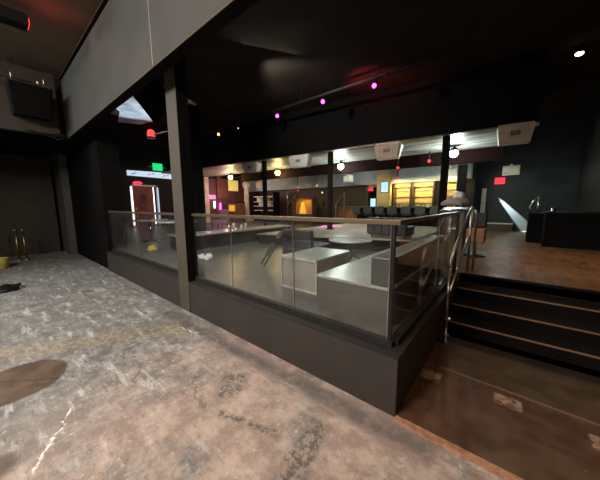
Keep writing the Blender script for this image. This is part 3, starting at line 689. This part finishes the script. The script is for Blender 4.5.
# middle: timber front, handrail, amber lit cabinet
t = thing('timber_partition', (-8.9, 12.6, DZ), 'low brown timber partition under the grey bulkhead', 'partition')
MB().box(-1.4, 2.6, -.05, .05, 0, 1.0).build('panel', 'darkwood', t); MB().box(-1.4, 2.6, -.08, .08, 1.0, 1.05).build('cap', 'orangewood', t)
t = thing('timber_counter', (-6.7, 12.1, DZ), 'orange brown timber counter beside the steel ramp rail', 'counter')
MB().box(-.5, .6, -.2, .2, 0, .95).build('body', 'orangewood', t); MB().box(-.53, .63, -.24, .24, .95, 1.0).build('counter_top', 'darkwood', t)
t = thing('ramp_handrail', (-7.3, 11.8, DZ), 'angled steel handrail left of the orange timber counter', 'handrail')
MB().tube([(0, 0, 0), (0, 0, 1.15), (.5, 0, 1.75), (.5, 0, .5)], .035, 8).build('rail', 'steel', t)
MB().cyl((0, 0, 0), .08, .02).build('flange', 'steel', t)
t = thing('ramp_handrail', (-10.9, 12.0, DZ), 'angled steel handrail left of the amber lit cabinet', 'handrail')
MB().tube([(0, 0, 0), (0, 0, 1.2), (.7, 0, 1.75)], .035, 8).build('rail', 'steel', t); MB().tube([(0, 0, 1.2), (-.1, 0, 2.0)], .03, 8).build('stay', 'steel', t)
t = thing('amber_cabinet', (-9.6, 12.0, DZ), 'amber lit glass cabinet standing midway along the back of the bar', 'cabinet')
MB().box(-.75, .75, -.2, .2, 0, .6).build('base', 'darkwood', t); MB().box(-.75, .75, .1, .2, .6, 1.45).build('back_panel', 'orangepanel', t)
for s_ in (-.75, .75): MB().box(s_ - .04, s_ + .04, -.2, .2, .6, 1.5).build('side_panel', 'darkwood', t)
MB().box(-.8, .8, -.22, .22, 1.45, 1.55).build('top', 'darkwood', t)
MB().hexa([(-.3, -.1, .62), (.1, -.1, .62), (.1, .08, .62), (-.3, .08, .62)], [(-.15, -.05, 1.3), (-.02, -.05, 1.3), (-.02, .05, 1.3), (-.15, .05, 1.3)]).build('lamp_shade', 'e_amber', t)
for i, (x, z) in enumerate([(-10.8, 2.85), (-9.3, 2.85), (-8.9, 2.42)]):
    t = thing('pendant_lamp', (x, 12.85, z), ['tiny pendant bulb under the bulkhead, left of the three', 'tiny pendant bulb under the bulkhead, middle of the three', 'tiny lower pendant bulb beside the thin right post'][i], 'lamp', 'pendant bulbs over the bar')
    MB().ball((0, 0, 0), .05).build('bulb', 'e_dim', t); MB().cyl((0, 0, .04), .008, 3.5 - z - .04, 6).build('cord', 'shade', t)

# ------------------------------------------------------------------ bar lamps, hanging boxes, hanging signs
def light(kind, name, loc, energy, color, parent=None, **k):
    L = bpy.data.lights.new(name, kind); L.energy = energy; L.color = color
    for a, b2 in k.items():
        if a not in ('aim',): setattr(L, a, b2)
    o_ = bpy.data.objects.new(name, L); COL.objects.link(o_); o_.location = loc
    if 'aim' in k: o_.rotation_euler = (Vector(k['aim']) - Vector(loc)).to_track_quat('-Z', 'Y').to_euler()
    if parent: o_.parent = parent
    return o_
for i, (x, y, c, cc, en) in enumerate([(-12.58, 9.07, 'e_warm', (1, .75, .3), 130), (-9.21, 9.44, 'e_warm', (1, .78, .35), 130), (-5.73, 9.64, 'e_cool', (.85, 1, .9), 190), (-1.62, 9.64, 'e_cool', (.85, 1, .9), 210)]):
    t = thing('flood_lamp', (x, y, 3.3), ['yellow flood lamp under the bar ceiling, far left', 'yellow flood lamp right of the thin left post', 'cool white flood lamp between the two middle hanging boxes', 'cool white flood lamp right of the thick bar post'][i], 'lamp', 'flood lamps under the bar ceiling')
    MB().ball((0, -.03, -.02), .12).build('bulb', c, t)
    MB().lathe((0, 0, .06), [(.13, 0), (.1, .06), (.05, .1)], 16).build('lamp_shade', 'shade', t); MB().cyl((0, 0, .15), .02, .07).build('stem', 'shade', t)
    light('POINT', 'flood_lamp_light', (x, y - .02, 3.16), en, cc, shadow_soft_size=.1)
def hang_box(x, zt, w_, h, m, label, end=True, dy=-.12):
    y = hdr(x) + dy
    t = thing('hanging_box', (x, y, zt - h), label, 'box', 'hanging boxes along the bar header', rz=math.atan(.0998))
    a, b2, d = w_ / 2, w_ / 2 * .84, .16
    MB().hexa([(-b2, -d * .5, 0), (b2, -d * .5, 0), (b2, d, 0), (-b2, d, 0)], [(-a, -d, h * .82), (a, -d, h * .82), (a, d, h * .82), (-a, d, h * .82)]).hexa([(-a, -d, h * .82), (a, -d, h * .82), (a, d, h * .82), (-a, d, h * .82)], [(-a * .95, -d * .5, h), (a * .95, -d * .5, h), (a * .95, d * .6, h), (-a * .95, d * .6, h)]).build('body', m, t)
    if end: MB().hexa([(b2 + .004, -.06, .02), (b2 + .03, -.06, .02), (b2 + .03, .06, .02), (b2 + .004, .06, .02)], [(a + .004, -.12, h * .8), (a + .05, -.12, h * .8), (a + .05, .14, h * .8), (a + .004, .14, h * .8)]).build('end_panel', 'white', t)
    bd = [o for o in COL.objects if o.parent == t and o.name.startswith('body')][0]
    for s_ in (-.05, .05):
        mk = MB(); yy = -d * .78
        for dx, dz, ww, hh in ((0, .035, .07, .016), (0, -.035, .07, .016), (-.027, 0, .016, .08), (.027, 0, .016, .08), (0, 0, .05, .014)): mk.cbox((s_ * .95 + dx, yy, h * .5 + dz), (ww, .03, hh))
        mk.build('mark', 'mark', bd)
    for s_ in (-w_ * .3, w_ * .3): MB().tube([(s_, .02, h), (s_, .02, h + 3.43 - zt + .02)], .008, 6).build('hanger', 'shade', t)
hang_box(-8.15, 3.36, .75, .36, 'white', 'white hanging box with dark mark above the leftmost flood lamps')
hang_box(-5.85, 3.40, .8, .40, 'white', 'white hanging box with dark mark left of the thin right post')
hang_box(-2.88, 3.40, .68, .43, 'tan', 'tan hanging box with dark marks left of the thick bar post')
hang_box(-.13, 3.44, .64, .42, 'tan', 'large tan hanging box with dark marks at the right end of the header', end=False)
def hang_sign(loc, w_, h, label, zc):
    t = thing('hanging_sign', loc, label, 'sign', 'small pale signs hanging before the back bar')
    bd = MB().box(-w_ / 2, w_ / 2, -.02, .02, 0, h).build('board', 'white', t, bevel=.01)
    MB().box(-w_ / 2 + .02, w_ / 2 - .02, -.026, -.018, .03, h - .03).build('face', 'cream', bd)
    MB().lathe((0, 0, h), [(.05, 0), (.05, .03), (.02, .06)], 10).build('hook', 'white', t)
    MB().tube([(0, 0, h + .05), (0, 0, zc - loc[2])], .008, 6).build('cord', 'shade', t)
hang_sign((-6.7, 12.0, 2.85), .55, .32, 'small pale hanging sign left of the dark doorway', 3.55)
hang_sign((-2.06, 12.0, 2.8), .4, .3, 'small pale hanging sign above the narrow yellow lit unit', 3.55)
hang_sign((-.2, 12.0, 2.7), .48, .33, 'small pale hanging sign in front of the dark corridor', ZC)
hang_sign((-13.0, 11.5, 2.85), .5, .32, 'small pale hanging sign above the pale lit shelves', 3.55)
for i, (x, z) in enumerate([(-2.45, 3.2), (-3.6, 3.1), (-4.5, 2.98), (-10.5, 2.6)]):
    y = [10.1, 10.3, 12.9, 12.5][i]
    t = thing('red_indicator', (x, y, z), ['small red lamp beside the thick bar post under the ceiling', 'small red lamp under the maroon soffit right of the middle cool lamp', 'small red lamp on the grey bulkhead above the yellow shelves', 'small red lamp above the amber lit cabinet'][i], 'lamp', 'small red lamps about the bar')
    MB().ball((0, 0, 0), .055).build('bulb', 'e_red', t); MB().cyl((0, 0, .04), .02, (3.53 if i < 2 else 3.5) - z - .02, 8).build('stem', 'shade', t)

# ------------------------------------------------------------------ track lights on the ceiling
t = thing('lighting_track', (-6.2, 6.15, 4.62), 'long black lighting track hanging under the dark ceiling', 'track')
MB().box(-3.8, 3.7, -.03, .03, 0, .06).build('rail', 'shade', t)
for x in (-3.5, -1.2, 1.2, 3.5): MB().cyl((x, 0, .06), .012, .22, 8).build('hanger', 'shade', t)
t = thing('lighting_track', (-1.6, 6.35, 4.7), 'short end piece of black track at the red lit ceiling', 'track')
MB().box(-.9, .2, -.025, .025, 0, .05).build('rail', 'shade', t); MB().cyl((-.4, 0, .05), .012, .15, 8).build('hanger', 'shade', t)
TL = [(-9.2, 'e_orange', 'orange glowing track spotlight at the left end'), (-7.95, 'e_dim', 'dim unlit looking track spotlight second from the left'), (-5.97, 'e_mag', 'magenta track spotlight, third from the left'), (-4.24, 'e_mag', 'bright magenta track spotlight in the middle of the ceiling'), (-2.78, 'e_mag', 'magenta track spotlight beside the red glow at right')]
for i, (x, e_, lb) in enumerate(TL):
    t = thing('track_spotlight', (x, 6.15, 4.49), lb, 'spotlight', 'spotlights on the ceiling track')
    R = Matrix.Rotation(math.radians(25), 3, 'X')
    MB().tube([Vector((0, 0, .10)), R @ Vector((0, 0, -.1)) + Vector((0, 0, .1))], [.05, .065], 14).build('housing', 'shade', t)
    MB().ball((0, -.02, -.02), .05 if i != 1 else .025).build('lamp', e_, t)
    MB().cyl((0, 0, .10), .012, .03, 8).build('stem', 'shade', t)
t = thing('ceiling_spotlight', (.73, 8.04, 4.7), 'warm white spotlight alone on the dark ceiling at upper right', 'spotlight')
MB().tube([(-.03, .02, .1), (.06, -.04, .0)], [.04, .055], 12).build('housing', 'shade', t); MB().ball((.03, -.04, -.0), .05, (1.3, 1, .8)).build('lamp', 'e_halo', t); MB().cyl((-.02, .02, .1), .012, .12, 8).build('stem', 'shade', t)

# ------------------------------------------------------------------ right: host stand, stool, dark booth
t = thing('host_stand', (-1.05, 7.0, DZ), 'dark host stand just behind the end of the side glass', 'stand')
MB().box(-.24, .2, -.22, .22, 0, .95).build('body', 'darkwood', t, bevel=.01)
MB().hexa([(-.3, -.27, .95), (.23, -.27, .95), (.23, .25, 1.03), (-.3, .25, 1.03)], [(-.3, -.27, .98), (.23, -.27, .98), (.23, .25, 1.06), (-.3, .25, 1.06)]).build('desk_top', 'shade', t)
t = MB((-1.05, 6.95, 1.64)).lump((-1.07, 6.97, 1.66), (.24, .16, .14), 12).build('crumpled_cover', mat('dusty_rose_fabric', (.3, .22, .2), .8, scale=9))
tag(t, 'crumpled dusty rose cover lying on the host stand', 'cover')
t = MB((-1.0, 6.95, 1.83)).lump((-1.0, 6.95, 1.83), (.1, .09, .1), 4).build('crumpled_rag', 'whitecloth')
tag(t, 'crumpled white rag lying on top of the rose cover', 'rag')
t = thing('bar_stool', (-.6, 6.75, DZ), 'dark bar stool with a round foot beside the host stand', 'stool')
MB().lathe((0, 0, 0), [(.2, 0), (.2, .015), (.05, .05), (.03, .06)], 20).build('base', 'shade', t); MB().cyl((0, 0, .05), .03, .55).build('post', 'steel', t); MB().box(-.17, .17, -.17, .17, .3, .62).build('seat', 'orangewood', t, bevel=.03); MB().box(-.17, .17, .1, .16, .62, .95).build('backrest', 'shade', t, bevel=.03)
t = thing('booth_wall', (1.2, 9.6, DZ), 'black waist high booth wall at the right edge', 'booth')
MB().box(-.55, .53, -.28, .3, 0, .88).build('body', 'black', t); MB().box(-.57, .54, -.3, .32, .88, .92).build('cap', 'shade', t, bevel=.006)
t = thing('dark_cabinet', (.36, 10.4, DZ), 'black equipment cabinet left of the booth wall', 'cabinet')
MB().box(-.02, .33, -.3, .3, 0, .84).build('body', 'black', t); MB().box(-.04, .35, -.32, .32, .84, .88).build('top', 'shade', t)
t = thing('arched_tap', (.46, 10.35, DZ + .88), 'chrome arched tap on the black equipment cabinet', 'tap')
MB().tube([(-.1, 0, 0), (-.1, 0, .15), (-.06, 0, .3), (.02, 0, .38), (.07, 0, .36)], [.03, .028, .026, .024, .02], 10).build('spout', 'chrome', t)
MB().tube([(.07, 0, 0), (.07, 0, .4)], .022, 10).build('column', 'chrome', t); MB().tube([(.07, 0, .2), (.2, 0, .2)], .015, 8).build('lever', 'chrome', t); MB().ball((.07, 0, .42), .035).build('knob', 'chrome', t)
t = MB((.8, 9.55, DZ + .92)).lathe((.8, 9.55, DZ + .92), [(.05, 0), (.06, .02), (.05, .08), (.02, .1)], 14).build('small_bowl', 'chrome')
tag(t, 'small chrome bowl on the cap of the booth wall', 'bowl')

# ------------------------------------------------------------------ light
light('AREA', 'work_light_left', (-5.2, -3.2, 4.75), 370, (1, .96, .9), size=2.0, aim=(-5.5, 1.5, 0))
light('AREA', 'work_light_near', (-2.2, -2.6, 4.75), 640, (1, .89, .81), size=1.5, aim=(-1.8, 1.0, 0))
light('AREA', 'work_light_far_left', (-9, -2.5, 4.7), 380, (.93, 1, .98), size=1.5, aim=(-8, 1.5, 0))
light('SPOT', 'stair_downlight', (1.2, 4.2, 4.7), 160, (1, .62, .35), spot_size=1.5, spot_blend=.8, shadow_soft_size=.2, aim=(.6, 3.0, 0))
light('SPOT', 'deck_downlight', (.8, 7.6, 4.7), 330, (1, .58, .26), spot_size=.9, spot_blend=.8, shadow_soft_size=.15, aim=(.9, 6.9, DZ))
light('AREA', 'platform_light', (-4.5, 4.3, 4.7), 95, (.95, 1, .9), size=1.2, aim=(-2.6, 3.2, DZ))
light('SPOT', 'bench_light', (-3.0, 7.0, 4.6), 170, (.75, 1, .9), spot_size=.5, spot_blend=.7, shadow_soft_size=.1, aim=(-1.6, 3.6, .9))
light('SPOT', 'magenta_light', (-6.5, 7.95, 3.4), 1800, (1, .06, .8), spot_size=.42, spot_blend=.6, shadow_soft_size=.06, aim=(-5.7, 8.6, .86))
light('SPOT', 'red_light', (-3.3, 5.9, 4.2), 110, (1, .03, .06), spot_size=1.7, spot_blend=1., shadow_soft_size=.06, aim=(-3.1, 6.7, 4.9))
light('SPOT', 'blue_patch_spot', (-10.2, 3.9, 3.0), 260, (.72, .88, 1), spot_size=1.3, spot_blend=.3, shadow_soft_size=.05, aim=(-9.9, 3.5, 4.9))  # unseen spot added to light the pale ceiling patch
light('SPOT', 'streak_spot', (-.97, 13.89, 2.45), 15000, (.75, .97, 1), spot_size=.2, spot_blend=.5, shadow_soft_size=.02, aim=(.5, 14.0, .62))  # unseen spot added to draw the diagonal streak on the wall
light('POINT', 'corridor_glow', (-.3, 12.6, 2.3), 13, (.75, .95, .95), shadow_soft_size=.3)  # unseen point added for the dim glow on the corridor wall
light('SPOT', 'stage_fill', (-3.6, 5.6, 4.4), 800, (1, .9, .78), spot_size=.75, spot_blend=.7, shadow_soft_size=.08, aim=(-4.6, 8.6, .86))  # unseen spot added to brighten the stage top
light('POINT', 'chair_glow', (-11.0, 6.5, 2.3), 14, (1, .5, .75), shadow_soft_size=.1)  # unseen pink point added to brighten the chair
light('POINT', 'corner_glow', (1.1, 13.0, 2.6), 4, (.8, 1, .92), shadow_soft_size=.15)  # unseen point added to lift the far wall corner
for x in (-6.4, -2.7): light('POINT', 'back_bar_fill', (x, 11.3, 3.38), 26, (.95, 1, .93), shadow_soft_size=.1)  # added fill hidden behind the maroon bulkhead, brightens signs and grey band
light('POINT', 'shelf_fill', (-13.6, 11.9, 2.9), 14, (1, .9, .7), shadow_soft_size=.15)  # unseen warm point added to brighten the shelving
light('SPOT', 'box_spot', (-4.6, 3.9, 4.6), 330, (1, .95, .85), spot_size=1.9, spot_blend=.6, shadow_soft_size=.06, aim=(-4.4, 7.2, 3.4))  # unseen spot added to brighten the fronts of the hanging boxes
light('POINT', 'pink_corner', (-14.6, 10.2, 2.6), 60, (1, .4, .6), shadow_soft_size=.15)
light('POINT', 'red_fixture_light', (-6.1, 1.0, 4.6), 3, (1, .05, .05), shadow_soft_size=.05)
light('POINT', 'door_glow', (-14.8, 5.7, 2.9), 3, (.9, .9, 1), shadow_soft_size=.15)
light('POINT', 'amber_glow', (-9.6, 11.7, 1.9), 10, (1, .55, .1), shadow_soft_size=.1)
wd = bpy.data.worlds.new('world'); S.world = wd; wd.use_nodes = True
wd.node_tree.nodes['Background'].inputs[0].default_value = (.6, .6, .62, 1); wd.node_tree.nodes['Background'].inputs[1].default_value = .0

# ------------------------------------------------------------------ camera
V1 = Vector((-14 - 300, -(207 - 240))); V2 = Vector((515 - 300, -(203.5 - 240))); F = math.sqrt(-V1.dot(V2))
X = -Vector((V1.x, V1.y, -F)).normalized(); Yv = Vector((V2.x, V2.y, -F)).normalized(); Z = X.cross(Yv)
cam = bpy.data.cameras.new('camera'); co = bpy.data.objects.new('camera', cam); COL.objects.link(co)
cam.sensor_width = 36; cam.lens = F / 600 * 36; cam.clip_start = .05
co.matrix_world = Matrix.Translation((0, 0, 1.7)) @ Matrix((X, Yv, Z)).to_4x4()
S.camera = co
S.view_settings.view_transform = 'Standard'; S.view_settings.look = 'None'; S.view_settings.exposure = 0; S.view_settings.gamma = 1
S.view_settings.use_curve_mapping = False
